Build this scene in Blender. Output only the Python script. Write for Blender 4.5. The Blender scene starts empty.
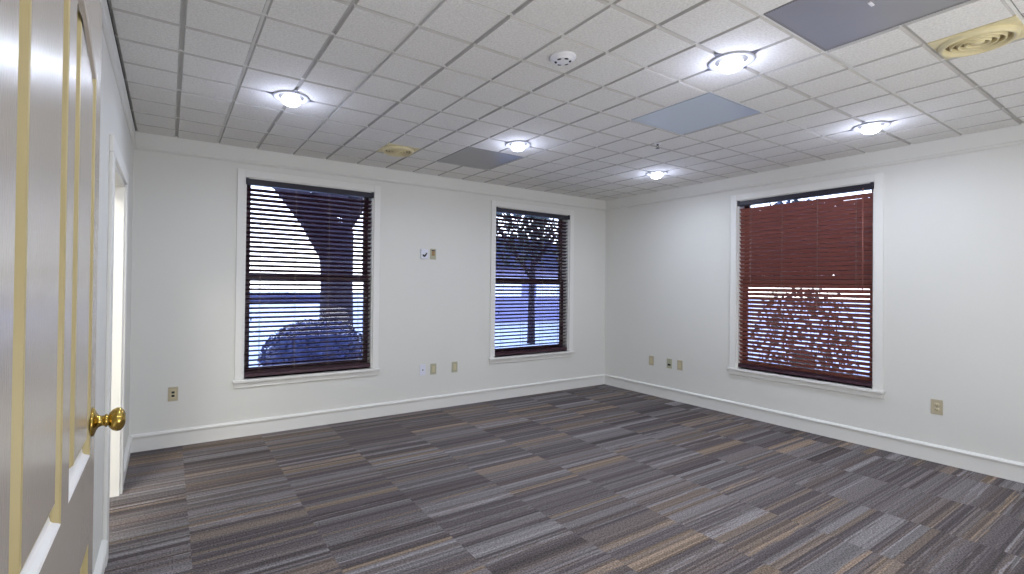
import bpy, bmesh, math, random
from mathutils import Vector, Matrix
PI = math.pi
S = bpy.context.scene
COL = S.collection
rnd = random.Random(7)

# ------------------------------------------------------------------ room measures (metres)
H = 2.5713            # ceiling
W = 5.4033            # left wall at x=-W, right wall at x=0, back wall at y=0
YF = -6.2             # wall behind the camera
T = 0.3048            # one scored ceiling square
OX, OY = 0.2391, 0.2494

# ------------------------------------------------------------------ materials
def mat(name, color, rough=0.5, metal=0.0, spec=0.5, coat=0.0, noise=None, bump=None, emit=None, var=None):
    """noise=(scale, amount) colour mottling ; bump=(scale, strength, distance)"""
    m = bpy.data.materials.new(name); m.use_nodes = True
    nt = m.node_tree; N = nt.nodes; L = nt.links
    b = N['Principled BSDF']
    b.inputs['Base Color'].default_value = (*color, 1)
    b.inputs['Roughness'].default_value = rough
    b.inputs['Metallic'].default_value = metal
    b.inputs['Specular IOR Level'].default_value = spec
    b.inputs['Coat Weight'].default_value = coat
    b.inputs['Coat Roughness'].default_value = 0.15
    tc = N.new('ShaderNodeTexCoord')
    if noise:
        n = N.new('ShaderNodeTexNoise'); n.inputs['Scale'].default_value = noise[0]; n.inputs['Detail'].default_value = 5
        L.new(tc.outputs['Object'], n.inputs['Vector'])
        r = N.new('ShaderNodeMapRange')
        r.inputs['From Min'].default_value = 0.25; r.inputs['From Max'].default_value = 0.75
        r.inputs['To Min'].default_value = 1 - noise[1]; r.inputs['To Max'].default_value = 1 + noise[1]
        L.new(n.outputs['Fac'], r.inputs['Value'])
        mx = N.new('ShaderNodeMix'); mx.data_type = 'RGBA'; mx.blend_type = 'MULTIPLY'; mx.inputs['Factor'].default_value = 1
        mx.inputs['A'].default_value = (*color, 1)
        L.new(r.outputs['Result'], mx.inputs['B']); L.new(mx.outputs['Result'], b.inputs['Base Color'])
    if bump:
        n2 = N.new('ShaderNodeTexNoise'); n2.inputs['Scale'].default_value = bump[0]; n2.inputs['Detail'].default_value = 4
        L.new(tc.outputs['Object'], n2.inputs['Vector'])
        if len(bump) > 3:
            mp = N.new('ShaderNodeMapping'); mp.inputs['Scale'].default_value = bump[3]
            L.new(tc.outputs['Object'], mp.inputs['Vector']); L.new(mp.outputs['Vector'], n2.inputs['Vector'])
        bp = N.new('ShaderNodeBump'); bp.inputs['Strength'].default_value = bump[1]; bp.inputs['Distance'].default_value = bump[2]
        L.new(n2.outputs['Fac'], bp.inputs['Height']); L.new(bp.outputs['Normal'], b.inputs['Normal'])
    if emit:
        b.inputs['Emission Color'].default_value = (*emit[0], 1); b.inputs['Emission Strength'].default_value = emit[1]
    return m

M = {}
M['wall'] = mat('wall_paint', (0.725, 0.722, 0.685), 0.55, spec=0.35, noise=(1.3, 0.015), bump=(160, 0.06, 0.002))
M['trim'] = mat('white_trim_paint', (0.79, 0.785, 0.755), 0.38, spec=0.4)
M['tbar'] = mat('ceiling_grid_paint', (0.72, 0.715, 0.69), 0.6)
M['groove'] = mat('panel_groove', (0.50, 0.49, 0.47), 0.85)  # panel colour darkened to paint shade into the grooves and bevels
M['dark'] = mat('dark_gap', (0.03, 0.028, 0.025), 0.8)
M['sash'] = mat('brown_sash_paint', (0.045, 0.022, 0.025), 0.4)
M['rail'] = mat('dark_headrail', (0.022, 0.020, 0.032), 0.45, spec=0.4)
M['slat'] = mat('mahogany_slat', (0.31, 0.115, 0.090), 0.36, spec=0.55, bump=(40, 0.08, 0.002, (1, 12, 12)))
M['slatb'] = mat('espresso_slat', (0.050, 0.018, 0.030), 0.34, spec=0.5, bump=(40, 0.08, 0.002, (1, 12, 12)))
M['cord'] = mat('taupe_cord', (0.22, 0.17, 0.15), 0.7)
M['door'] = mat('door_gloss_paint', (0.41, 0.365, 0.315), 0.24, spec=0.5, coat=0.25, bump=(9, 0.20, 0.004, (26, 26, 6)))
M['sticking'] = mat('door_moulding_cream', (0.43, 0.355, 0.17), 0.35, spec=0.5)  # door paint yellowed to stand for warm light on the mouldings
M['sticking_white'] = mat('door_moulding_white', (0.82, 0.81, 0.80), 0.28, spec=0.5)  # lighter copy, paints the light caught by upward moulding faces
M['brass'] = mat('aged_brass', (0.52, 0.36, 0.09), 0.22, metal=1.0, noise=(60, 0.12))
M['bevel_ring'] = mat('light_trim_white', (0.42, 0.43, 0.46), 0.4)
M['clip'] = mat('light_clip_grey', (0.12, 0.12, 0.14), 0.6)  # grey of the painted groove gap shadows, also baffle and sprinkler deflector
M['bulb'] = mat('lamp_glow', (0.9, 0.9, 0.9), 0.3, emit=((0.90, 0.95, 1.0), 9.0))
M['plastic'] = mat('white_plastic', (0.80, 0.80, 0.83), 0.35)
M['plastic_blue'] = mat('cool_white_plastic', (0.74, 0.75, 0.84), 0.35)
M['beige'] = mat('beige_plate', (0.50, 0.44, 0.31), 0.4)
M['olive'] = mat('almond_plate', (0.44, 0.43, 0.31), 0.4)
M['almond'] = mat('almond_insert', (0.58, 0.51, 0.33), 0.4)
M['brownplate'] = mat('brown_insert', (0.36, 0.22, 0.10), 0.5)
M['black'] = mat('black_plastic', (0.012, 0.012, 0.016), 0.4)
M['yellow'] = mat('yellowed_diffuser', (0.71, 0.63, 0.385), 0.45, noise=(9, 0.12))
M['yellow_dark'] = mat('yellowed_diffuser_gap', (0.26, 0.20, 0.09), 0.6)
M['chrome'] = mat('chrome_metal', (0.45, 0.45, 0.47), 0.25, metal=1)
M['lawn'] = mat('lawn_grass', (0.70, 0.62, 0.52), 0.9, noise=(3, 0.25))
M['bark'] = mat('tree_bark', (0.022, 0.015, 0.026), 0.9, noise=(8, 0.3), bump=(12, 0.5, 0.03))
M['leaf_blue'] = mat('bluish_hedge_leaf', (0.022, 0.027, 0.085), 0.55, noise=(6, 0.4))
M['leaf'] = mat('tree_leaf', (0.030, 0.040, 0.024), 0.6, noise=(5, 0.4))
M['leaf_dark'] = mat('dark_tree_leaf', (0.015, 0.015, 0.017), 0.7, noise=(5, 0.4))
M['siding'] = mat('house_siding', (0.26, 0.25, 0.40), 0.8)
M['roofing'] = mat('house_roofing', (0.04, 0.035, 0.06), 0.9)
M['housewin'] = mat('pale_house_window', (0.9, 0.9, 0.95), 0.2)

def glass():
    m = bpy.data.materials.new('window_glass'); m.use_nodes = True
    nt = m.node_tree; N = nt.nodes; L = nt.links
    N.remove(N['Principled BSDF'])
    tr = N.new('ShaderNodeBsdfTransparent'); tr.inputs['Color'].default_value = (0.93, 0.95, 0.97, 1)
    gl = N.new('ShaderNodeBsdfGlossy'); gl.inputs['Roughness'].default_value = 0.02
    fr = N.new('ShaderNodeFresnel'); fr.inputs['IOR'].default_value = 1.45
    mx = N.new('ShaderNodeMixShader')
    L.new(fr.outputs['Fac'], mx.inputs['Fac']); L.new(tr.outputs['BSDF'], mx.inputs[1]); L.new(gl.outputs['BSDF'], mx.inputs[2])
    L.new(mx.outputs['Shader'], N['Material Output'].inputs['Surface'])
    return m
M['glass'] = glass()

def ceiling_mat():
    m = mat('acoustic_panel', (0.60, 0.59, 0.565), 0.85, spec=0.2)
    nt = m.node_tree; N = nt.nodes; L = nt.links; b = N['Principled BSDF']
    tc = N.new('ShaderNodeTexCoord')
    n = N.new('ShaderNodeTexNoise'); n.inputs['Scale'].default_value = 95; n.inputs['Detail'].default_value = 6; n.inputs['Roughness'].default_value = 0.75
    L.new(tc.outputs['Object'], n.inputs['Vector'])
    r = N.new('ShaderNodeValToRGB')
    r.color_ramp.elements[0].position = 0.30; r.color_ramp.elements[0].color = (0.62, 0.61, 0.585, 1)
    r.color_ramp.elements[1].position = 0.62; r.color_ramp.elements[1].color = (0.82, 0.81, 0.78, 1)
    L.new(n.outputs['Fac'], r.inputs['Fac']); L.new(r.outputs['Color'], b.inputs['Base Color'])
    bp = N.new('ShaderNodeBump'); bp.inputs['Strength'].default_value = 0.25; bp.inputs['Distance'].default_value = 0.003
    L.new(n.outputs['Fac'], bp.inputs['Height']); L.new(bp.outputs['Normal'], b.inputs['Normal'])
    return m
M['ceiling'] = ceiling_mat()

def perforated(name, color, rough, metal):
    m = mat(name, color, rough, metal=metal, spec=0.5)
    nt = m.node_tree; N = nt.nodes; L = nt.links; b = N['Principled BSDF']
    tc = N.new('ShaderNodeTexCoord')
    v = N.new('ShaderNodeTexVoronoi'); v.inputs['Scale'].default_value = 95; v.inputs['Randomness'].default_value = 0.0
    L.new(tc.outputs['Object'], v.inputs['Vector'])
    r = N.new('ShaderNodeValToRGB')
    r.color_ramp.elements[0].position = 0.30; r.color_ramp.elements[0].color = (color[0]*.5, color[1]*.5, color[2]*.5, 1)
    r.color_ramp.elements[1].position = 0.42; r.color_ramp.elements[1].color = (*color, 1)
    L.new(v.outputs['Distance'], r.inputs['Fac']); L.new(r.outputs['Color'], b.inputs['Base Color'])
    return m
M['perf_grey'] = perforated('perforated_grey_metal', (0.31, 0.305, 0.31), 0.32, 0.3)
M['perf_blue'] = perforated('perforated_blue_grey_metal', (0.50, 0.56, 0.65), 0.32, 0.25)

def carpet():
    m = bpy.data.materials.new('striped_carpet_tile'); m.use_nodes = True
    nt = m.node_tree; N = nt.nodes; L = nt.links; b = N['Principled BSDF']
    b.inputs['Roughness'].default_value = 0.95; b.inputs['Specular IOR Level'].default_value = 0.12
    def math_(op, a=None, c=None, clamp=False):
        n = N.new('ShaderNodeMath'); n.operation = op
        for i, v in enumerate((a, c)):
            if v is None: continue
            if isinstance(v, (int, float)): n.inputs[i].default_value = v
            else: L.new(v, n.inputs[i])
        return n.outputs[0]
    def comb(x, y, z=0.0):
        n = N.new('ShaderNodeCombineXYZ')
        for i, v in enumerate((x, y, z)):
            if isinstance(v, (int, float)): n.inputs[i].default_value = v
            else: L.new(v, n.inputs[i])
        return n.outputs[0]
    def white(vec):
        n = N.new('ShaderNodeTexWhiteNoise'); n.noise_dimensions = '3D'; L.new(vec, n.inputs['Vector']); return n
    tc = N.new('ShaderNodeTexCoord'); sp = N.new('ShaderNodeSeparateXYZ'); L.new(tc.outputs['Object'], sp.inputs[0])
    x, y = sp.outputs[0], sp.outputs[1]
    col = math_('FLOOR', math_('DIVIDE', math_('ADD', x, 0.24), 0.6))
    # each stripe position is wobbled so stripes get unequal widths
    nz = N.new('ShaderNodeTexNoise'); nz.inputs['Scale'].default_value = 1.0; nz.inputs['Detail'].default_value = 1
    L.new(comb(math_('MULTIPLY', col, 7.31), math_('MULTIPLY', y, 11.0), 0.0), nz.inputs['Vector'])
    wob = math_('MULTIPLY', math_('SUBTRACT', nz.outputs['Fac'], 0.5), 0.16)
    yy = math_('ADD', y, wob)
    # broad stripes
    k1 = math_('FLOOR', math_('DIVIDE', yy, 0.043))
    w1 = white(comb(k1, math_('ADD', col, 0.5), 0.0))
    # streaks that break up along the length
    n3 = N.new('ShaderNodeTexNoise'); n3.inputs['Scale'].default_value = 1; n3.inputs['Detail'].default_value = 3
    L.new(comb(math_('MULTIPLY', x, 3.0), math_('MULTIPLY', y, 60), math_('MULTIPLY', col, 2.3)), n3.inputs['Vector'])
    pick = math_('ADD', w1.outputs['Value'], math_('MULTIPLY', math_('SUBTRACT', n3.outputs['Fac'], 0.5), 0.10))
    ramp = N.new('ShaderNodeValToRGB'); ramp.color_ramp.interpolation = 'CONSTANT'
    stops = [(0.0, (0.094, 0.081, 0.081)), (0.12, (0.140, 0.124, 0.126)), (0.29, (0.110, 0.096, 0.098)), (0.43, (0.166, 0.151, 0.153)),
             (0.56, (0.128, 0.106, 0.101)), (0.67, (0.205, 0.191, 0.194)), (0.755, (0.150, 0.129, 0.125)), (0.86, (0.222, 0.170, 0.131)), (0.92, (0.172, 0.138, 0.117))]
    el = ramp.color_ramp.elements
    el[0].position = stops[0][0]; el[0].color = (*stops[0][1], 1)
    el[1].position = stops[1][0]; el[1].color = (*stops[1][1], 1)
    for p, c in stops[2:]:
        e = el.new(p); e.color = (*c, 1)
    L.new(pick, ramp.inputs['Fac'])
    # thin dark pin lines between stripes
    k2 = math_('FLOOR', math_('DIVIDE', math_('ADD', yy, math_('MULTIPLY', col, 0.013)), 0.0115))
    w2 = white(comb(k2, math_('ADD', col, 9.5), 4.0))
    mr = N.new('ShaderNodeMapRange'); mr.inputs['To Min'].default_value = 0.62; mr.inputs['To Max'].default_value = 1.22
    L.new(w2.outputs['Value'], mr.inputs['Value'])
    mx = N.new('ShaderNodeMix'); mx.data_type = 'RGBA'; mx.blend_type = 'MULTIPLY'; mx.inputs['Factor'].default_value = 1
    L.new(ramp.outputs['Color'], mx.inputs['A']); L.new(mr.outputs['Result'], mx.inputs['B'])
    # yarn grain
    n4 = N.new('ShaderNodeTexNoise'); n4.inputs['Scale'].default_value = 120; n4.inputs['Detail'].default_value = 3
    L.new(tc.outputs['Object'], n4.inputs['Vector'])
    mr2 = N.new('ShaderNodeMapRange'); mr2.inputs['From Min'].default_value = 0.3; mr2.inputs['From Max'].default_value = 0.7
    mr2.inputs['To Min'].default_value = 0.52; mr2.inputs['To Max'].default_value = 1.86
    L.new(n4.outputs['Fac'], mr2.inputs['Value'])
    mx2 = N.new('ShaderNodeMix'); mx2.data_type = 'RGBA'; mx2.blend_type = 'MULTIPLY'; mx2.inputs['Factor'].default_value = 1
    L.new(mx.outputs['Result'], mx2.inputs['A']); L.new(mr2.outputs['Result'], mx2.inputs['B'])
    L.new(mx2.outputs['Result'], b.inputs['Base Color'])
    bp = N.new('ShaderNodeBump'); bp.inputs['Strength'].default_value = 0.5; bp.inputs['Distance'].default_value = 0.004
    L.new(n4.outputs['Fac'], bp.inputs['Height']); L.new(bp.outputs['Normal'], b.inputs['Normal'])
    return m
M['carpet'] = carpet()

# ------------------------------------------------------------------ mesh helpers
def box(bm, lo, hi, mi=0, bevel=0.0):
    lo, hi = [min(a, b) for a, b in zip(lo, hi)], [max(a, b) for a, b in zip(lo, hi)]
    vs = [bm.verts.new((x, y, z)) for x in (lo[0], hi[0]) for y in (lo[1], hi[1]) for z in (lo[2], hi[2])]
    fs = [bm.faces.new([vs[i] for i in q]) for q in ((0,1,3,2),(4,6,7,5),(0,4,5,1),(2,3,7,6),(0,2,6,4),(1,5,7,3))]
    for f in fs: f.material_index = mi
    if bevel:
        es = list({e for f in fs for e in f.edges})
        r = bmesh.ops.bevel(bm, geom=es, offset=bevel, segments=2, profile=0.5, affect='EDGES')
        for f in r['faces']: f.material_index = mi
    return vs
def lathe(bm, prof, seg=32, mtx=None, mi=0, smooth=True):
    """profile of (radius, height) about local z"""
    mtx = mtx or Matrix.Identity(4); rings = []
    for r, z in prof:
        if r < 1e-6: rings.append([bm.verts.new(mtx @ Vector((0, 0, z)))])
        else: rings.append([bm.verts.new(mtx @ Vector((r*math.cos(2*PI*k/seg), r*math.sin(2*PI*k/seg), z))) for k in range(seg)])
    for a, b in zip(rings, rings[1:]):
        for k in range(seg):
            k2 = (k+1) % seg
            if len(a) == 1 and len(b) == 1: continue
            if len(a) == 1: f = bm.faces.new((a[0], b[k], b[k2]))
            elif len(b) == 1: f = bm.faces.new((a[k], a[k2], b[0]))
            else: f = bm.faces.new((a[k], a[k2], b[k2], b[k]))
            f.smooth = smooth; f.material_index = mi
def tube(bm, pts, radii, seg=10, mi=0):
    rings = []
    for i, p in enumerate(pts):
        p = Vector(p); d = (Vector(pts[min(i+1, len(pts)-1)]) - Vector(pts[max(i-1, 0)])).normalized()
        u = d.orthogonal().normalized(); v = d.cross(u)
        if rings:
            # keep the frame from spinning
            u0 = (rings[-1][0].co - Vector(pts[i-1])); u = (u0 - d*u0.dot(d)).normalized(); v = d.cross(u)
        r = radii[i] if hasattr(radii, '__len__') else radii
        rings.append([bm.verts.new(p + (u*math.cos(2*PI*k/seg) + v*math.sin(2*PI*k/seg))*r) for k in range(seg)])
    for a, b in zip(rings, rings[1:]):
        for k in range(seg):
            f = bm.faces.new((a[k], a[(k+1)%seg], b[(k+1)%seg], b[k])); f.smooth = True; f.material_index = mi
    for r_ in (rings[0], rings[-1]):
        f = bm.faces.new(r_); f.material_index = mi
def obj(name, bm, mats, parent=None, recalc=True, loc=None):
    if recalc: bmesh.ops.recalc_face_normals(bm, faces=bm.faces)
    me = bpy.data.meshes.new(name); bm.to_mesh(me); bm.free()
    for m in (mats if isinstance(mats, (list, tuple)) else [mats]): me.materials.append(m)
    o = bpy.data.objects.new(name, me); COL.objects.link(o)
    if loc: o.location = loc
    if parent: o.parent = parent
    return o
def tag(o, label, cat, group=None, kind=None):
    o['label'] = label; o['category'] = cat
    if group: o['group'] = group
    if kind: o['kind'] = kind
    return o
def empty(name, loc=(0,0,0), rz=0.0):
    o = bpy.data.objects.new(name, None); COL.objects.link(o); o.empty_display_size = 0.1
    o.location = loc; o.rotation_euler = (0, 0, rz); return o
def struct(o):
    o['kind'] = 'structure'; return o
def copy_tree(o, parent=None):
    c = o.copy(); COL.objects.link(c); c.parent = parent
    for ch in list(o.children): copy_tree(ch, c)
    return c
def holed_wall(name, axis, p0, p1, u0, u1, z0, z1, holes, m):
    """wall slab between p0,p1 on `axis`, spanning u0..u1; holes = (ua,ub,za,zb)"""
    bm = bmesh.new()
    us = sorted({u0, u1, *[h[0] for h in holes], *[h[1] for h in holes]})
    for a, b in zip(us, us[1:]):
        mid = (a+b)/2; zs = [z0]
        for h in holes:
            if h[0] < mid < h[1]: zs += [h[2], h[3]]
        zs.append(z1)
        for i in range(0, len(zs), 2):
            if zs[i+1]-zs[i] < 1e-4: continue
            if axis == 'y': box(bm, (a, p0, zs[i]), (b, p1, zs[i+1]))
            else: box(bm, (p0, a, zs[i]), (p1, b, zs[i+1]))
    bmesh.ops.remove_doubles(bm, verts=bm.verts, dist=1e-5)
    # drop the coincident inner faces between neighbouring blocks
    seen = {}
    for f in bm.faces:
        seen.setdefault(tuple(sorted(v.index for v in f.verts)), []).append(f)
    bm.verts.index_update()
    seen = {}
    for f in bm.faces: seen.setdefault(tuple(sorted(v.index for v in f.verts)), []).append(f)
    bmesh.ops.delete(bm, geom=[f for l in seen.values() if len(l) > 1 for f in l], context='FACES_ONLY')
    return struct(obj(name, bm, m))

# ------------------------------------------------------------------ shell
WT = 0.16
ZS, ZT = 0.505, 2.300            # window opening bottom / top
WHALF = 0.597
W1, W2, W3 = -3.993, -1.284, -2.450
bm = bmesh.new(); box(bm, (-W-1.7, YF-0.1, -0.1), (WT, WT, 0.0))
struct(obj('floor', bm, M['carpet']))
holed_wall('wall_back', 'y', 0, WT, -W-1.7, WT, -0.1, H+0.2, [(W1-WHALF, W1+WHALF, ZS, ZT), (W2-WHALF, W2+WHALF, ZS, ZT)], M['wall'])
holed_wall('wall_right', 'x', 0, WT, YF-0.1, 0.0, -0.1, H+0.2, [(W3-WHALF, W3+WHALF, ZS, ZT)], M['wall'])
DA, DB, DT = -1.735, -0.895, 1.985     # doorway in the left wall
EA, EB, ET = -4.93, -4.045, 2.06       # the doorway the open door belongs to
holed_wall('wall_left', 'x', -W-0.15, -W, YF, 0.0, -0.1, H+0.2, [(DA, DB, -0.1, DT), (EA, EB, -0.1, ET)], M['wall'])
bm = bmesh.new(); box(bm, (-W-1.7, YF-0.1, -0.1), (0, YF, H+0.2)); struct(obj('wall_front', bm, M['wall']))
bm = bmesh.new(); box(bm, (-W-1.8, YF-0.1, -0.1), (-W-1.7, WT, H+0.2)); struct(obj('wall_hall', bm, M['wall']))

# ---- ceiling: scored squares in a metal grid
def gx(a): return -(OX + a*T)
def gy(b): return -(OY + b*T)
vent_cells = set()
VENTS = [(7, 11), (5, 7), (7, 1)]
for a, b in VENTS:
    for i in (0, 1):
        for j in (0, 1): vent_cells.add((a+i, b+j))
DIFF = [(10, 1), (5, 12)]
for q in DIFF: vent_cells.add(q)
bm = bmesh.new()
box(bm, (-W-1.7, YF-0.1, H), (WT, WT, H+0.12), 1)
def pad(bm, x0, x1, y0, y1):
    # x0<x1, y0<y1 : one scored square, bevelled, hanging 9 mm under the grid
    g, bv, d = 0.006, 0.007, 0.012
    a = [(x0+g, y0+g), (x1-g, y0+g), (x1-g, y1-g), (x0+g, y1-g)]
    c = [(x0+g+bv, y0+g+bv), (x1-g-bv, y0+g+bv), (x1-g-bv, y1-g-bv), (x0+g+bv, y1-g-bv)]
    va = [bm.verts.new((*p, H+0.001)) for p in a]; vc = [bm.verts.new((*p, H-d)) for p in c]
    bm.faces.new(vc[::-1])
    for k in range(4): bm.faces.new((va[k], vc[k], vc[(k+1)%4], va[(k+1)%4])).material_index = 1
for a in range(-1, 18):
    for b in range(-1, 20):
        if (a, b) in vent_cells: continue
        x1, x0 = min(gx(a), -0.004), max(gx(a+1), -W+0.012)
        y1, y0 = min(gy(b), -0.004), max(gy(b+1), YF)
        if a == -1: x1 = -0.004
        if b == -1: y1 = -0.004
        if x1-x0 < 0.03 or y1-y0 < 0.03: continue
        pad(bm, x0, x1, y0, y1)
struct(obj('ceiling', bm, [M['ceiling'], M['groove']]))
# metal grid: every second line, seen as the lighter flat bars in the grooves
bm = bmesh.new()
for a in range(1, 18, 2): box(bm, (gx(a)-0.0065, YF, H-0.0035), (gx(a)+0.0065, -0.001, H+0.001))
struct(obj('trim_1', bm, M['tbar']))
bm = bmesh.new()
for b in range(1, 20, 2): box(bm, (-W+0.002, gy(b)-0.0065, H-0.0040), (-0.001, gy(b)+0.0065, H+0.001))
struct(obj('trim_8', bm, M['trim']))
# dark strip painted in as the shadow gap along the left wall
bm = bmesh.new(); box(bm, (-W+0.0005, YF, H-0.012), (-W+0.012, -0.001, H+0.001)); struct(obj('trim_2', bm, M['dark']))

# ---- frieze boards under the ceiling, and baseboards
def prof_run(name, prof, p0, p1, inward, m):
    """extrude a profile [(out, z)] from p0 to p1 (xy points); inward = unit xy out of the wall"""
    bm = bmesh.new()
    A = [bm.verts.new((p0[0]+inward[0]*o, p0[1]+inward[1]*o, z)) for o, z in prof]
    B = [bm.verts.new((p1[0]+inward[0]*o, p1[1]+inward[1]*o, z)) for o, z in prof]
    n = len(prof)
    for k in range(n): bm.faces.new((A[k], A[(k+1)%n], B[(k+1)%n], B[k]))
    bm.faces.new(A); bm.faces.new(B[::-1])
    return struct(obj(name, bm, m))
FR = [(0, H+0.001), (0.012, H+0.001), (0.012, 2.447), (0.020, 2.440), (0.020, 2.430), (0.010, 2.421), (0, 2.419)]
prof_run('trim_3', FR, (-W, 0), (0, 0), (0, -1), M['wall'])
prof_run('trim_4', FR, (0, 0), (0, YF), (-1, 0), M['wall'])
FRL = [(0, H-0.012), (0.010, H-0.012), (0.010, 2.447), (0.018, 2.440), (0.018, 2.430), (0.008, 2.421), (0, 2.419)]
prof_run('trim_5', FRL, (-W, 0), (-W, YF), (1, 0), M['wall'])
BB = [(0, 0.001), (0.014, 0.001), (0.014, 0.112), (0.011, 0.114), (0.011, 0.117), (0.024, 0.118), (0.025, 0.127), (0.017, 0.137), (0.004, 0.142), (0, 0.142)]
prof_run('baseboard_back', BB, (-W, 0), (0, 0), (0, -1), M['trim'])
prof_run('baseboard_right', BB, (0, 0), (0, YF), (-1, 0), M['trim'])
def left_base(y0, y1, par):
    o = prof_run('baseboard_left', BB, (-W, y0), (-W, y1), (1, 0), M['trim'])
    return o
left_base(-0.001, DB+0.095, None); left_base(DA-0.10, EB+0.09, None); left_base(EA-0.09, YF, None)

# ---- doorway linings and casings
def doorway(name, ya, yb, zt):
    e = struct(empty(name, (-W, (ya+yb)/2, 0)))
    cx, cy = -W, (ya+yb)/2
    def part(n, boxes, bev=0.004):
        bm = bmesh.new()
        for lo, hi in boxes: box(bm, (lo[0]-cx, lo[1]-cy, lo[2]), (hi[0]-cx, hi[1]-cy, hi[2]), bevel=bev)
        return obj(n, bm, M['trim'], e)
    cw = 0.095
    for s, y in ((1, yb), (-1, ya)):
        part('casing', [((-W, y, 0.001), (-W+0.018, y+s*cw, zt))])
        part('jamb', [((-W-0.15, y-s*0.018, 0.001), (-W+0.004, y, zt))], 0.002)
    part('casing', [((-W, ya-cw, zt), (-W+0.019, yb+cw, zt+0.085))])
    part('jamb', [((-W-0.15, ya, zt-0.018), (-W+0.004, yb, zt))], 0.002)
    return e
doorway('trim_6', DA, DB, DT)
doorway('trim_7', EA, EB, ET)

# ------------------------------------------------------------------ windows (built in a local frame: x along the wall, y outwards)
def make_window(name, loc, rz):
    e = struct(empty(name, loc, rz))
    def part(n, boxes, m, par=None, bev=0.0):
        bm = bmesh.new()
        for lo, hi in boxes: box(bm, lo, hi, bevel=bev)
        return obj(n, bm, m, par or e)
    h = WHALF; c = 0.066
    part('casing', [((-h-c, -0.018, ZS), (-h, 0, ZT+c)), ((h, -0.018, ZS), (h+c, 0, ZT+c)), ((-h, -0.018, ZT), (h, 0, ZT+c))], M['trim'], bev=0.003)
    part('window_sill', [((-h-c-0.014, -0.042, ZS-0.024), (h+c+0.014, 0.0, ZS)), ((-h, 0.0, ZS-0.024), (h, WT, ZS))], M['trim'], bev=0.004)
    part('apron', [((-h-c-0.004, -0.016, ZS-0.072), (h+c+0.004, 0, ZS-0.024))], M['trim'], bev=0.003)
    j = 0.012
    part('jamb', [((-h, 0.001, ZS), (-h+j, WT, ZT)), ((h-j, 0.001, ZS), (h, WT, ZT)), ((-h+j, 0.001, ZT-j), (h-j, WT, ZT))], M['trim'])
    w = h-j; mr = 1.425
    def sash(n, y0, y1, z0, z1, bot, top):
        s = part(n, [((-w, y0, z0), (-w+0.05, y1, z1)), ((w-0.05, y0, z0), (w, y1, z1)), ((-w+0.05, y0, z0), (w-0.05, y1, z0+bot)), ((-w+0.05, y0, z1-top), (w-0.05, y1, z1))], M['sash'], bev=0.002)
        bm = bmesh.new(); box(bm, (-w+0.05, (y0+y1)/2-0.003, z0+bot), (w-0.05, (y0+y1)/2+0.003, z1-top)); obj('pane', bm, M['glass'], s)
    sash('lower_sash', 0.090, 0.118, ZS, mr+0.03, 0.085, 0.055)
    sash('upper_sash', 0.122, 0.150, mr-0.03, ZT-j, 0.055, 0.018)
    return e
make_window('window_1', (W1, 0, 0), 0)
make_window('window_2', (W2, 0, 0), 0)
make_window('window_3', (0, W3, 0), -PI/2)

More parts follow.
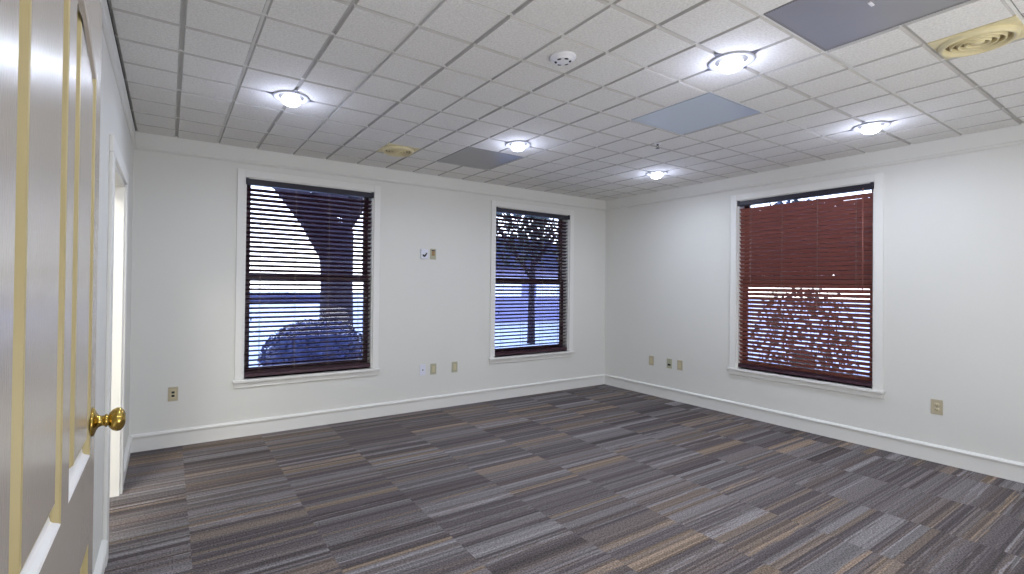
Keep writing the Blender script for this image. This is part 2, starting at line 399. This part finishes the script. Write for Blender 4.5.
# ------------------------------------------------------------------ blinds
def make_blind(label, loc, rz, tilt, slatm, wand):
    e = tag(empty('window_blind', loc, rz), label, 'blind', 'dark wood venetian blinds in the windows')
    hw = WHALF - 0.005; yc = 0.036
    bm = bmesh.new(); box(bm, (-hw, -0.006, ZT-0.058), (hw, 0.058, ZT-0.008), bevel=0.004)
    for s in (-1, 1): box(bm, (s*hw, -0.016, ZT-0.060), (s*(hw-0.022), 0.056, ZT-0.004), bevel=0.002)
    obj('headrail', bm, M['rail'], e)
    bm = bmesh.new(); n = 39; zt = ZT-(0.105 if wand else 0.099); zb = ZS+0.075; sp = (zt-zb)/(n-1)
    cuts = (-0.46, -0.155, 0.155, 0.46)
    for i in range(n):
        z = zt - i*sp; t = math.radians(tilt + rnd.uniform(-1.2, 1.2)); hl = hw-0.006
        # gently crowned slat, room edge up
        pr = []
        for q in (-1, -0.5, 0, 0.5, 1):
            u = q*0.025; cr = 0.0038*(1-q*q)
            pr.append((yc + u*math.cos(t) + cr*math.sin(t), z - u*math.sin(t) + cr*math.cos(t)))
        th = 0.0026; up = (math.sin(t)*th, math.cos(t)*th)
        ring = [(y, zz) for y, zz in pr] + [(y-up[0], zz-up[1]) for y, zz in reversed(pr)]
        A = [bm.verts.new((-hl, y, zz)) for y, zz in ring]; B = [bm.verts.new((hl, y, zz)) for y, zz in ring]
        for k in range(len(ring)):
            bm.faces.new((A[k], A[(k+1)%len(ring)], B[(k+1)%len(ring)], B[k]))
        bm.faces.new(A); bm.faces.new(B[::-1])
    obj('slat_panel', bm, slatm, e)
    bm = bmesh.new(); box(bm, (-hw+0.004, yc-0.028, ZS+0.014), (hw-0.004, yc+0.028, ZS+0.036), bevel=0.004)
    # the last slats lie stacked on the bottom rail
    for k in range(3): box(bm, (-hw+0.006, yc-0.025, ZS+0.0375+k*0.0058), (hw-0.006, yc+0.025, ZS+0.041+k*0.0058))
    obj('bottom_rail', bm, M['slatb'], e)
    for cx in cuts:
        bm = bmesh.new()
        for yy in (yc-0.0235, yc+0.0235): box(bm, (cx-0.0013, yy-0.001, ZS+0.03), (cx+0.0013, yy+0.001, ZT-0.055))
        obj('ladder_cord', bm, M['cord'], e)
    if wand:
        bm = bmesh.new(); tube(bm, [(hw-0.075, -0.012, ZT-0.055), (hw-0.075, -0.012, ZT-0.95)], 0.004, 8); box(bm, (hw-0.078, -0.014, ZT-0.058), (hw-0.072, 0.0, ZT-0.046))
        obj('tilt_wand', bm, slatm, e)
    else:
        bm = bmesh.new(); tube(bm, [(-hw+0.055, -0.010, ZT-0.05), (-hw+0.055, -0.010, 1.05)], 0.0012, 6); lathe(bm, [(0, 0), (0.006, 0.006), (0.007, 0.022), (0.002, 0.034)], 10, Matrix.Translation((-hw+0.055, -0.010, 1.02)))
        obj('lift_cord', bm, M['rail'], e)
    return e
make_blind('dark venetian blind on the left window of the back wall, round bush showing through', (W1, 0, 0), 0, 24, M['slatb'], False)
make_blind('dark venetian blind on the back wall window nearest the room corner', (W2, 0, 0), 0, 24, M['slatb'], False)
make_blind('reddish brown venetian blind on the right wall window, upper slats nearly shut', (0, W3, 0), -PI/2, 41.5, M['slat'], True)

# ------------------------------------------------------------------ the open door in the foreground
XD = -5.305; YL = -3.184; YH = -4.038; ZD0, ZD1 = 0.012, 2.05
door = struct(empty('door_1', (XD, YH, 0)))
def dl(x, y, z): return (x-XD, y-YH, z)
def offset_poly(p, d):
    n = len(p); out = []
    for i in range(n):
        a, b, c = Vector(p[i-1]), Vector(p[i]), Vector(p[(i+1) % n])
        e1, e2 = (b-a).normalized(), (c-b).normalized()
        n1, n2 = Vector((-e1.y, e1.x)), Vector((-e2.y, e2.x))
        m = (n1+n2); m = m.normalized(); out.append(tuple(b + m*(d/max(0.35, m.dot(n1)))))
    return out
panels = []
def rect_panel(ya, yb, za, zb): return [(ya, za), (yb, za), (yb, zb), (ya, zb)]
def arch_panel(ya, yb, za, zb, rise, right_low):
    p = [(ya, za), (yb, za)]
    for k in range(13):
        u = k/12; y = yb + (ya-yb)*u
        q = u if right_low else 1-u
        p.append((y, zb + rise*math.sin(q*PI/2)))
    return p
pB = (-3.556, -3.268); pA = (-3.955, -3.629)
panels = [arch_panel(*pB, 0.957, 1.845, 0.10, True), arch_panel(*pA, 0.950, 1.845, 0.10, False), rect_panel(*pB, 0.20, 0.752), rect_panel(*pA, 0.20, 0.752)]
# slab with openings on the room face
bm = bmesh.new()
outer = [(YH, ZD0), (YL, ZD0), (YL, ZD1), (YH, ZD1)]
edges = []
def loop(pts, x):
    vs = [bm.verts.new(dl(x, y, z)) for y, z in pts]
    return vs, [bm.edges.new((vs[i], vs[(i+1) % len(vs)])) for i in range(len(vs))]
vo, eo = loop(outer, XD); edges += eo
for p in panels: edges += loop(p, XD)[1]
bmesh.ops.triangle_fill(bm, use_beauty=True, use_dissolve=False, edges=edges)
vb = [bm.verts.new(dl(XD-0.035, y, z)) for y, z in outer]
bm.faces.new(vb)
for k in range(4): bm.faces.new((vo[k], vo[(k+1) % 4], vb[(k+1) % 4], vb[k]))
obj('door_slab', bm, M['door'], door)
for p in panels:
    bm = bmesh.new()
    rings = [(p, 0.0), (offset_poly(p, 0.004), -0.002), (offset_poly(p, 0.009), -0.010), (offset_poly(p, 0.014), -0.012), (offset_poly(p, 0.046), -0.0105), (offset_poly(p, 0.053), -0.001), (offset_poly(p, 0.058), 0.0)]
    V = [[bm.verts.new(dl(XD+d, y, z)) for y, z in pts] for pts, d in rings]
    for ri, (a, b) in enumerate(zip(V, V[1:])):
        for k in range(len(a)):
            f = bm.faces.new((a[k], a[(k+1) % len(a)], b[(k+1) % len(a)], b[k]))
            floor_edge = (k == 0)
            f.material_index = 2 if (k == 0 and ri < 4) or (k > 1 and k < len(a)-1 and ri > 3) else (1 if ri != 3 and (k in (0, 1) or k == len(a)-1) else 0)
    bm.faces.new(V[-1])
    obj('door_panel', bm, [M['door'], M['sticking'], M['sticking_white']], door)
KY, KZ = -3.243, 1.030
km = Matrix.Translation(dl(XD, KY, KZ)) @ Matrix.Rotation(PI/2, 4, 'Y')
bm = bmesh.new(); lathe(bm, [(0, 0), (0.034, 0), (0.034, 0.003), (0.030, 0.006), (0.021, 0.009), (0.0145, 0.013), (0.0125, 0.018), (0.0125, 0.024), (0.0155, 0.026), (0.0155, 0.029), (0.0125, 0.031), (0.018, 0.034), (0.025, 0.040), (0.0285, 0.048), (0.0275, 0.056), (0.021, 0.062), (0.012, 0.0655), (0, 0.0665)], 40, km)
kn = obj('door_knob', bm, M['brass'], door)
kn['label'] = 'aged brass round knob'
bm = bmesh.new(); box(bm, dl(XD-0.030, YL, KZ-0.028), dl(XD-0.006, YL+0.0015, KZ+0.028)); box(bm, dl(XD-0.024, YL, KZ-0.008), dl(XD-0.012, YL+0.011, KZ+0.008), bevel=0.002)
obj('latch', bm, M['brass'], door)
for z in (0.25, 1.03, 1.82):
    bm = bmesh.new(); tube(bm, [dl(XD-0.037, YH-0.004, z-0.045), dl(XD-0.037, YH-0.004, z+0.045)], 0.006, 10)
    box(bm, dl(-W+0.017, YH-0.0065, z-0.045), dl(XD-0.034, YH-0.0035, z+0.045))
    obj('hinge', bm, M['brass'], door)

# ------------------------------------------------------------------ ceiling fittings
LP = (0.77, 0.85, 1.0)
def make_light(label, a, b):
    x, y = gx(a), gy(b); zc = H-0.012
    e = tag(empty('recessed_downlight', (x, y, zc)), label, 'ceiling light', 'recessed round downlights in the ceiling')
    bm = bmesh.new(); lathe(bm, [(0.110, 0.0), (0.112, -0.006), (0.107, -0.010), (0.098, -0.011), (0.090, -0.008), (0.080, -0.003), (0.077, 0.0)], 48)
    obj('trim_ring', bm, M['bevel_ring'], e)
    bm = bmesh.new(); lathe(bm, [(0.079, -0.0005), (0.0, -0.0005)], 40); obj('baffle', bm, M['clip'], e)
    bm = bmesh.new(); lathe(bm, [(0.050, -0.002), (0.057, -0.014), (0.059, -0.026), (0.056, -0.037), (0.046, -0.047), (0.031, -0.054), (0.014, -0.058), (0, -0.059)], 36)
    obj('bulb', bm, M['bulb'], e)
    for k in range(4):
        ang = k*PI/2
        bm = bmesh.new(); c, s = math.cos(ang), math.sin(ang)
        def P(r, t, z): return bm.verts.new((r*c - t*s, r*s + t*c, z))
        v = [P(0.108, -0.022, -0.001), P(0.152, 0.0, -0.001), P(0.108, 0.022, -0.001), P(0.108, -0.022, -0.004), P(0.152, 0.0, -0.002), P(0.108, 0.022, -0.004)]
        for q in ((0,1,2), (5,4,3), (0,3,4,1), (1,4,5,2), (2,5,3,0)): bm.faces.new([v[i] for i in q])
        obj('clip', bm, M['clip'], e)  # dark wedge painted in for the shadow where a groove meets the ring
    return e
LIGHTS = [
 ('bright recessed downlight nearest the left wall, above the left window', 14, 4),
 ('lit recessed downlight beside the small grey vent along the back wall', 8, 4),
 ('largest lit recessed downlight, between the blue-grey vent and the big dark grille', 8, 10),
 ('lit recessed downlight near the right wall, above the right wall window', 2, 10),
 ('farthest lit recessed downlight, in the ceiling near the room corner', 2, 4)]
for lab, a, b in LIGHTS: make_light(lab, a, b)
def lamp(a, b, power, halo):
    x, y = gx(a), gy(b)
    l = bpy.data.lights.new('downlight_lamp', 'AREA'); l.shape = 'DISK'; l.size = 0.13; l.energy = power; l.color = LP; l.spread = math.radians(170)
    o = bpy.data.objects.new('downlight_lamp', l); COL.objects.link(o); o.location = (x, y, H-0.080)
    if halo:
        l = bpy.data.lights.new('downlight_glow', 'POINT'); l.shadow_soft_size = 0.055; l.energy = halo; l.color = (0.66, 0.72, 1.0)
        o = bpy.data.objects.new('downlight_glow', l); COL.objects.link(o); o.location = (x, y, H-0.14)
for _, a, b in LIGHTS: lamp(a, b, 8.6, 2.8)
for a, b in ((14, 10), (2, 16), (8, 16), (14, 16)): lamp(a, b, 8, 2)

def make_vent(label, a, b, m):
    x1, x0, y1, y0 = gx(a), gx(a+2), gy(b), gy(b+2); cx, cy = (x0+x1)/2, (y0+y1)/2; h = T
    e = tag(empty('ceiling_vent', (cx, cy, H)), label, 'vent', 'square perforated ceiling vents')
    bm = bmesh.new(); box(bm, (-h+0.012, -h+0.012, -0.006), (h-0.012, h-0.012, -0.0005)); obj('perforated_panel', bm, m, e)
    bm = bmesh.new()
    for s in (-1, 1):
        box(bm, (s*(h-0.014), -h+0.007, -0.0085), (s*(h-0.007), h-0.007, -0.0006)); box(bm, (-h+0.014, s*(h-0.014), -0.0085), (h-0.014, s*(h-0.007), -0.0006))
    obj('frame', bm, m, e)
    return e
v1 = make_vent('large dark grey perforated ceiling vent cut off by the top edge of the photo', 7, 11, M['perf_grey'])
make_vent('blue-grey perforated ceiling vent in the middle of the ceiling', 5, 7, M['perf_blue'])
make_vent('small grey perforated ceiling vent near the back wall beside a lit downlight', 7, 1, M['perf_grey'])
bm = bmesh.new(); box(bm, (-0.020, -0.006, -0.012), (0.020, 0.006, -0.005), bevel=0.002)
lt = obj('latch', bm, M['plastic'], v1, loc=(-2.688-(gx(7)+gx(9))/2, -3.898-(gy(11)+gy(13))/2, 0))

def make_diffuser(label, a, b):
    cx, cy = gx(a+.5), gy(b+.5); h = T/2-0.006
    e = tag(empty('ceiling_diffuser', (cx, cy, H)), label, 'vent', 'yellowed round air diffusers')
    bm = bmesh.new(); box(bm, (-h, -h, -0.010), (h, h, 0.001), bevel=0.003)
    lathe(bm, [(0.138, -0.009), (0.135, -0.026), (0.128, -0.034), (0.119, -0.031), (0.112, -0.012)], 48)
    obj('face_plate', bm, M['yellow'], e)
    bm = bmesh.new(); lathe(bm, [(0.112, -0.0115), (0, -0.0115)], 40); obj('throat', bm, M['yellow_dark'], e)
    for r in (0.098, 0.073, 0.048):
        bm = bmesh.new(); lathe(bm, [(r, -0.012), (r-0.002, -0.025), (r-0.006, -0.031), (r-0.010, -0.027), (r-0.009, -0.012)], 44); obj('cone_ring', bm, M['yellow'], e)
    bm = bmesh.new(); lathe(bm, [(0.025, -0.012), (0.024, -0.024), (0.018, -0.028), (0, -0.028)], 28); obj('hub', bm, M['yellow'], e)
make_diffuser('yellowed round air diffuser near the back wall, left of the small grey vent', 10, 1)
make_diffuser('yellowed round air diffuser at upper right, beside the big dark grille', 5, 12)

e = tag(empty('smoke_detector', (gx(10.5), gy(8.5), H-0.012)), 'white round smoke detector alone on a ceiling panel', 'smoke detector')
bm = bmesh.new(); lathe(bm, [(0, 0), (0.066, 0.0), (0.068, -0.006), (0.064, -0.011), (0.054, -0.013), (0.050, -0.020), (0.044, -0.025), (0.032, -0.028), (0, -0.029)], 44); obj('housing', bm, M['plastic'], e)
for k in range(6):
    a = k*PI/3 + 0.3
    bm = bmesh.new(); mt = Matrix.Translation((0.036*math.cos(a), 0.036*math.sin(a), -0.0265)) @ Matrix.Rotation(a, 4, 'Z')
    lathe(bm, [(0.009, 0.005), (0.009, -0.0015), (0, -0.002)], 14, mt @ Matrix.Diagonal((0.8, 1.25, 1, 1))); obj('sounder_slot', bm, M['black'], e)
e = tag(empty('ceiling_sprinkler', (gx(4.92), gy(6.22), H-0.012)), 'tiny chrome fire sprinkler head between the blue-grey vent and far downlight', 'sprinkler')
bm = bmesh.new(); lathe(bm, [(0.030, 0.0), (0.029, -0.004), (0.014, -0.006), (0, -0.006)], 24); obj('escutcheon', bm, M['plastic'], e)
bm = bmesh.new(); lathe(bm, [(0.009, -0.005), (0.008, -0.018), (0, -0.018)], 14)
for s in (-1, 1): tube(bm, [(s*0.008, 0, -0.016), (s*0.011, 0, -0.028), (0.002*s, 0, -0.040)], 0.0022, 6)
lathe(bm, [(0, -0.0385), (0.017, -0.040), (0.017, -0.042), (0, -0.0425)], 18); obj('deflector', bm, M['clip'], e)

# ------------------------------------------------------------------ wall plates
def plate(name, label, cat, wall, u, z, m, kind, group=None, w=0.071, h=0.116):
    """local frame: x along the wall, -y out of it"""
    loc = (u, 0, z) if wall == 'back' else (0, u, z); rz = 0 if wall == 'back' else -PI/2
    e = tag(empty(name, loc, rz), label, cat, group)
    bm = bmesh.new(); box(bm, (-w/2, -0.006, -h/2), (w/2, 0.001, h/2), bevel=0.002); obj('cover_plate', bm, m, e)
    if kind == 'duplex':
        for s in (-1, 1):
            bm = bmesh.new(); mt = Matrix.Translation((0, -0.0058, s*0.0195)) @ Matrix.Rotation(PI/2, 4, 'X')
            lathe(bm, [(0.0170, 0), (0.0165, 0.002), (0, 0.002)], 24, mt @ Matrix.Diagonal((1, 0.86, 1, 1))); r = obj('receptacle', bm, M['almond'], e)
            bm = bmesh.new()
            for q in (-1, 1): box(bm, (q*0.0065-0.0012, -0.0085, s*0.0195-0.002), (q*0.0065+0.0012, -0.0076, s*0.0195+0.006))
            box(bm, (-0.002, -0.0085, s*0.0195-0.010), (0.002, -0.0076, s*0.0195-0.006)); obj('slot', bm, M['black'], r)
        bm = bmesh.new(); lathe(bm, [(0.003, 0), (0.002, 0.001), (0, 0.001)], 10, Matrix.Translation((0, -0.006, 0)) @ Matrix.Rotation(PI/2, 4, 'X')); obj('screw', bm, M['chrome'], e)
    elif kind == 'two_black':
        bm = bmesh.new(); box(bm, (-0.019, -0.0085, -0.040), (0.019, -0.005, 0.040), bevel=0.001); obj('insert', bm, M['almond'], e)
        for s in (-1, 1):
            bm = bmesh.new(); box(bm, (-0.011, -0.0105, s*0.014-0.009), (0.011, -0.008, s*0.014+0.009), bevel=0.001); obj('socket', bm, M['black'], e)
    elif kind == 'dark_mid':
        bm = bmesh.new(); box(bm, (-0.017, -0.0085, 0.008), (0.017, -0.005, 0.040), bevel=0.001); obj('insert', bm, M['olive'], e)
        bm = bmesh.new(); box(bm, (-0.020, -0.0095, -0.026), (0.020, -0.005, -0.004), bevel=0.001); obj('socket', bm, M['black'], e)
    elif kind == 'jack':
        bm = bmesh.new(); lathe(bm, [(0.007, 0), (0.0065, 0.004), (0, 0.004)], 14, Matrix.Translation((0, -0.0055, 0)) @ Matrix.Rotation(PI/2, 4, 'X')); obj('jack', bm, M['rail'], e)
    elif kind == 'decora':
        bm = bmesh.new(); box(bm, (-0.0165, -0.0088, -0.033), (0.0165, -0.005, 0.033), bevel=0.0015); obj('insert', bm, M['almond'], e)
    elif kind == 'sensor':
        bm = bmesh.new(); box(bm, (-0.018, -0.011, -0.018), (0.018, -0.005, 0.034), bevel=0.002); obj('insert', bm, M['brownplate'], e)
        bm = bmesh.new(); box(bm, (-0.020, -0.012, 0.034), (0.020, -0.005, 0.044), bevel=0.001); obj('hood', bm, M['rail'], e)
    return e
plate('wall_outlet', 'beige outlet with two black sockets low on the back wall left of left window', 'outlet', 'back', -5.11, 0.435, M['beige'], 'two_black')
plate('jack_plate', 'white blank-looking jack plate low on the back wall beside beige outlet', 'jack plate', 'back', -2.820, 0.437, M['plastic_blue'], 'jack')
plate('wall_outlet', 'beige outlet low on the back wall, immediately right of the white plate', 'outlet', 'back', -2.690, 0.437, M['olive'], 'decora')
plate('wall_outlet', 'beige outlet low on the back wall, nearest the window by the corner', 'outlet', 'back', -2.420, 0.437, M['olive'], 'decora')
plate('wall_outlet', 'beige outlet on the right wall nearest the room corner', 'outlet', 'right', -0.776, 0.435, M['beige'], 'decora')
plate('wall_outlet', 'beige plate with a black socket, middle one of three beside right window', 'outlet', 'right', -1.035, 0.435, M['olive'], 'dark_mid')
plate('wall_outlet', 'beige outlet on the right wall, last before the right window', 'outlet', 'right', -1.177, 0.435, M['beige'], 'decora')
plate('wall_outlet', 'beige duplex outlet alone on the right wall beyond the right window', 'outlet', 'right', -3.452, 0.439, M['beige'], 'duplex')
plate('sensor_plate', 'small beige plate with brown centre at eye level between the back windows', 'wall plate', 'back', -2.710, 1.697, M['olive'], 'sensor', w=0.072, h=0.116)
# thermostat with a dark curved display
e = tag(empty('thermostat', (-2.822, 0, 1.694)), 'small white thermostat with dark display at eye level between back windows', 'thermostat')
bm = bmesh.new(); box(bm, (-0.043, -0.024, -0.052), (0.043, 0.001, 0.052), bevel=0.006); obj('housing', bm, M['plastic_blue'], e)
bm = bmesh.new()
tube(bm, [(-0.022, -0.0245, -0.006), (-0.014, -0.0245, -0.020), (-0.002, -0.0245, -0.024), (0.012, -0.0245, -0.010), (0.026, -0.0245, 0.012)], [0.006, 0.010, 0.011, 0.009, 0.006], 8); obj('display', bm, M['black'], e)

# ------------------------------------------------------------------ the garden outside
GZ = -0.35
bm = bmesh.new(); box(bm, (-40, WT+0.001, GZ-0.1), (90, 90, GZ)); box(bm, (WT+0.001, -40, GZ-0.1), (90, WT+0.001, GZ)); struct(obj('ground', bm, M['lawn']))
def leaves(bm, c, r, n, size, shell=0.55, flat=1.0):
    for _ in range(n):
        while True:
            d = Vector((rnd.uniform(-1, 1), rnd.uniform(-1, 1), rnd.uniform(-1, 1)))
            if 0.05 < d.length < 1: break
        d.normalize(); k = shell + (1-shell)*rnd.random()**0.5
        p = Vector((c[0]+d.x*r[0]*k, c[1]+d.y*r[1]*k, c[2]+d.z*r[2]*k))
        if p.z < GZ+0.02: continue
        q = Vector((rnd.gauss(0, 1), rnd.gauss(0, 1), rnd.gauss(0, 1))).normalized(); u = (d*0.8+q).normalized().orthogonal().normalized(); v = (d*0.8+q).normalized().cross(u)
        s = size*rnd.uniform(0.6, 1.3)
        bm.faces.new([bm.verts.new(p + u*s*a + v*s*0.55*b) for a, b in ((-1, 0), (0, -1), (1, 0), (0, 1))])
def shrub(label, c, r, n, size, m, group=None, cs=0.88, dz=0.0):
    e = tag(empty('round_shrub', (c[0], c[1], GZ)), label, 'bush', group)
    bm = bmesh.new()
    o = bmesh.ops.create_icosphere(bm, subdivisions=3, radius=1.0)
    for v in o['verts']:
        w = cs*(1 + 0.06*math.sin(9*v.co.x+3*v.co.z)*math.cos(7*v.co.y))
        v.co = Vector((v.co.x*r[0]*w, v.co.y*r[1]*w, max(0.0, c[2]+dz-GZ+v.co.z*r[2]*w)))
    bm2 = bmesh.new(); leaves(bm2, (c[0], c[1], c[2]), r, n, size, 0.8 if cs > .8 else 0.45)
    for f in bm2.faces: bm.faces.new([bm.verts.new((v.co.x-c[0], v.co.y-c[1], v.co.z-GZ)) for v in f.verts])
    bm2.free(); obj('foliage', bm, m, e, recalc=False)
    bm = bmesh.new(); tube(bm, [(0, 0, 0), (0.02, 0, 0.35)], [0.05, 0.04], 8); obj('stem', bm, M['bark'], e)
    return e
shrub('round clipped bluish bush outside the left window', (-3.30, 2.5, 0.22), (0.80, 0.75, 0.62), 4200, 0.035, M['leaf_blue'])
def tree(name, label, base, trunk, limbs, crowns, n, size, m, group=None):
    e = tag(empty(name, base), label, 'tree', group)
    def loc(p): return (p[0]-base[0], p[1]-base[1], p[2]-base[2])
    bm = bmesh.new(); tube(bm, [loc(p) for p, r in trunk], [r for p, r in trunk], 14); obj('trunk', bm, M['bark'], e)
    for L_ in limbs:
        bm = bmesh.new(); tube(bm, [loc(p) for p, r in L_], [r for p, r in L_], 10); obj('branch', bm, M['bark'], e)
    bm = bmesh.new()
    for c, r in crowns: leaves(bm, loc(c), r, n, size, 0.25)
    obj('foliage', bm, m, e, recalc=False)
    return e
tx, ty = -2.52, 4.2
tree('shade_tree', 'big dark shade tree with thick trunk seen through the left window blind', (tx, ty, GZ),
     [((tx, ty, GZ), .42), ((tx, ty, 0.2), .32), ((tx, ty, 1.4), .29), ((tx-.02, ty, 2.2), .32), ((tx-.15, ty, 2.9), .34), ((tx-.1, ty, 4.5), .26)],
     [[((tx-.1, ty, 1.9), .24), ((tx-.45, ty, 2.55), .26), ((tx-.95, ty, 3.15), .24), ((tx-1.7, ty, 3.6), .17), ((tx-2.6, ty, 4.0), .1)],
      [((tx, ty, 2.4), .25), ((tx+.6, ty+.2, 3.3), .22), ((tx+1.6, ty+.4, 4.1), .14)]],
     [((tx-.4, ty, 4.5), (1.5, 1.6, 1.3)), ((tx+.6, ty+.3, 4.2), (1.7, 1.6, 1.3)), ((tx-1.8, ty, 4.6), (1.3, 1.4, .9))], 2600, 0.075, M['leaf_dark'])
tx, ty = 3.9, 6.4
tree('leafy_tree', 'leafy tree with gaps of sky seen through the window by the corner', (tx, ty, GZ),
     [((tx, ty, GZ), .12), ((tx, ty, 1.2), .09), ((tx+.1, ty, 2.6), .07), ((tx+.1, ty, 4.0), .05)],
     [[((tx, ty, 1.6), .08), ((tx-.9, ty, 2.6), .05), ((tx-1.5, ty, 3.3), .03)], [((tx, ty, 1.9), .08), ((tx+.9, ty, 2.9), .05)]],
     [((tx-.9, ty, 2.9), (1.3, 1.2, 1.05)), ((tx+.6, ty+.2, 3.0), (1.3, 1.2, 1.0)), ((tx, ty, 4.2), (1.7, 1.4, 1.0))], 640, 0.085, M['leaf'])
tx, ty = 4.6, 1.1
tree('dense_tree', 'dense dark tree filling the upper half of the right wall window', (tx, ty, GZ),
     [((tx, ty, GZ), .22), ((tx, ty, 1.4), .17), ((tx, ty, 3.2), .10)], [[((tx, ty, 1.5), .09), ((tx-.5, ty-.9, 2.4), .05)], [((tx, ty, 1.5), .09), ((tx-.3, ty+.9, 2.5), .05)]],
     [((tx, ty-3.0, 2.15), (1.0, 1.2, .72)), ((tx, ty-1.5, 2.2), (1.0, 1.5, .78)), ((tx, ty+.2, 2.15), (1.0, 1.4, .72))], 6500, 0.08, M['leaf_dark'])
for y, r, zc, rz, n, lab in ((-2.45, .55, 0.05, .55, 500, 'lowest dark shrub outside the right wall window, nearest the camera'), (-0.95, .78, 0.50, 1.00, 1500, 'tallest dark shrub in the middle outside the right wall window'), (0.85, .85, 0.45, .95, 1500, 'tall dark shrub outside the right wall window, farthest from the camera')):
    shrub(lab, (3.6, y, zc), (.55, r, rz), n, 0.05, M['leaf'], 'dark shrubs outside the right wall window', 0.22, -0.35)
# neighbour's house beyond the lawn
bx_, by_ = 8.4, 13.0
e = tag(empty('neighbour_house', (bx_, by_, GZ)), 'distant low house with pale windows beyond the lawn', 'house')
bm = bmesh.new(); box(bm, (-4.5, 0, 0), (4.5, 5, 2.5)); obj('wall', bm, M['siding'], e)
bm = bmesh.new()
v = [bm.verts.new(p) for p in ((-4.9, -.5, 2.5), (4.9, -.5, 2.5), (4.9, 5.5, 2.5), (-4.9, 5.5, 2.5), (-4.0, 2.5, 4.2), (4.0, 2.5, 4.2))]
for q in ((0,1,5,4), (1,2,5), (2,3,4,5), (3,0,4), (3,2,1,0)): bm.faces.new([v[i] for i in q])
obj('roof', bm, M['roofing'], e)
for x in (-2.9, -0.5, 1.9):
    bm = bmesh.new(); box(bm, (x-.75, -.04, 1.15), (x+.75, 0.0, 2.05)); obj('window', bm, M['housewin'], e)
# distant parked car-height hedge seen at the left of the left window
e = tag(empty('clipped_hedge', (3.2, 40, GZ)), 'long low clipped hedge far across the lawn, left window', 'hedge')
bm = bmesh.new(); box(bm, (-3.3, -.5, 0), (3.6, .5, .74), bevel=0.2)
bm2 = bmesh.new(); leaves(bm2, (0, 0, 0.4+GZ), (3.5, .6, .42), 1200, 0.09, 0.85)
for f in bm2.faces: bm.faces.new([bm.verts.new((v.co.x, v.co.y, v.co.z-GZ)) for v in f.verts])
bm2.free(); obj('foliage', bm, M['leaf_blue'], e, recalc=False)

# ------------------------------------------------------------------ daylight, hall light
w = bpy.data.worlds.new('sky'); S.world = w; w.use_nodes = True
N = w.node_tree.nodes; L = w.node_tree.links
bg = N['Background']
tc = N.new('ShaderNodeTexCoord'); sep = N.new('ShaderNodeSeparateXYZ'); L.new(tc.outputs['Generated'], sep.inputs[0])
cr_ = N.new('ShaderNodeValToRGB'); e_ = cr_.color_ramp.elements
e_[0].position = 0.0; e_[0].color = (1.0, 1.0, 1.0, 1); e_[1].position = 0.5; e_[1].color = (0.26, 0.42, 1.0, 1)
L.new(sep.outputs[2], cr_.inputs['Fac']); L.new(cr_.outputs['Color'], bg.inputs['Color']); bg.inputs['Strength'].default_value = 5.5
def area(name, loc, rot, size, power, color):
    l = bpy.data.lights.new(name, 'AREA'); l.shape = 'RECTANGLE'; l.size, l.size_y = size; l.energy = power; l.color = color
    o = bpy.data.objects.new(name, l); COL.objects.link(o); o.location = loc; o.rotation_euler = rot; return o
area('hall_light', (-W-0.95, -2.6, H-0.02), (0, 0, 0), (0.6, 1.2), 70, (1.0, 0.98, 0.92))
area('hall_light', (-W-0.95, -4.6, H-0.02), (0, 0, 0), (0.6, 1.2), 45, (1.0, 0.93, 0.78))

area('bounce_flash', (-3.0, -5.75, 0.55), (math.radians(140), 0, 0), (2.6, 0.9), 50, (1.0, 0.985, 0.96))  # added soft fill behind the camera, lifts the ceiling and back wall
# ------------------------------------------------------------------ camera (measured from the ceiling grid)
f, px, py = 481.6037, 475.0775, 280.4571
yaw, pit, rol = 0.5669, 0.0084, 0.0112
co, s = math.cos(yaw), math.sin(yaw)
r_ = Vector((co, -s, 0)); fw = Vector((s, co, 0)); u_ = Vector((0, 0, 1))
cp, sp_ = math.cos(pit), math.sin(pit); fw, u_ = fw*cp+u_*sp_, u_*cp-fw*sp_
cr, sr = math.cos(rol), math.sin(rol); r_, u_ = r_*cr+u_*sr, u_*cr-r_*sr
cam = bpy.data.cameras.new('camera'); cam.sensor_fit = 'HORIZONTAL'; cam.sensor_width = 36; cam.lens = f/1024*36
cam.shift_x = (512-px)/1024; cam.shift_y = (py-287)/1024; cam.clip_start = 0.02
co_ = bpy.data.objects.new('camera', cam); COL.objects.link(co_)
co_.matrix_world = Matrix(((r_.x, u_.x, -fw.x, -5.1551), (r_.y, u_.y, -fw.y, -4.7078), (r_.z, u_.z, -fw.z, H-1.2022), (0, 0, 0, 1)))
S.camera = co_
S.view_settings.view_transform = 'Standard'; S.view_settings.look = 'None'; S.view_settings.exposure = 0.0; S.view_settings.gamma = 1.0
S.cycles.use_denoising = True
S.cycles.diffuse_bounces = 6; S.cycles.max_bounces = 14; S.cycles.transparent_max_bounces = 16
S.cycles.sample_clamp_indirect = 6.0
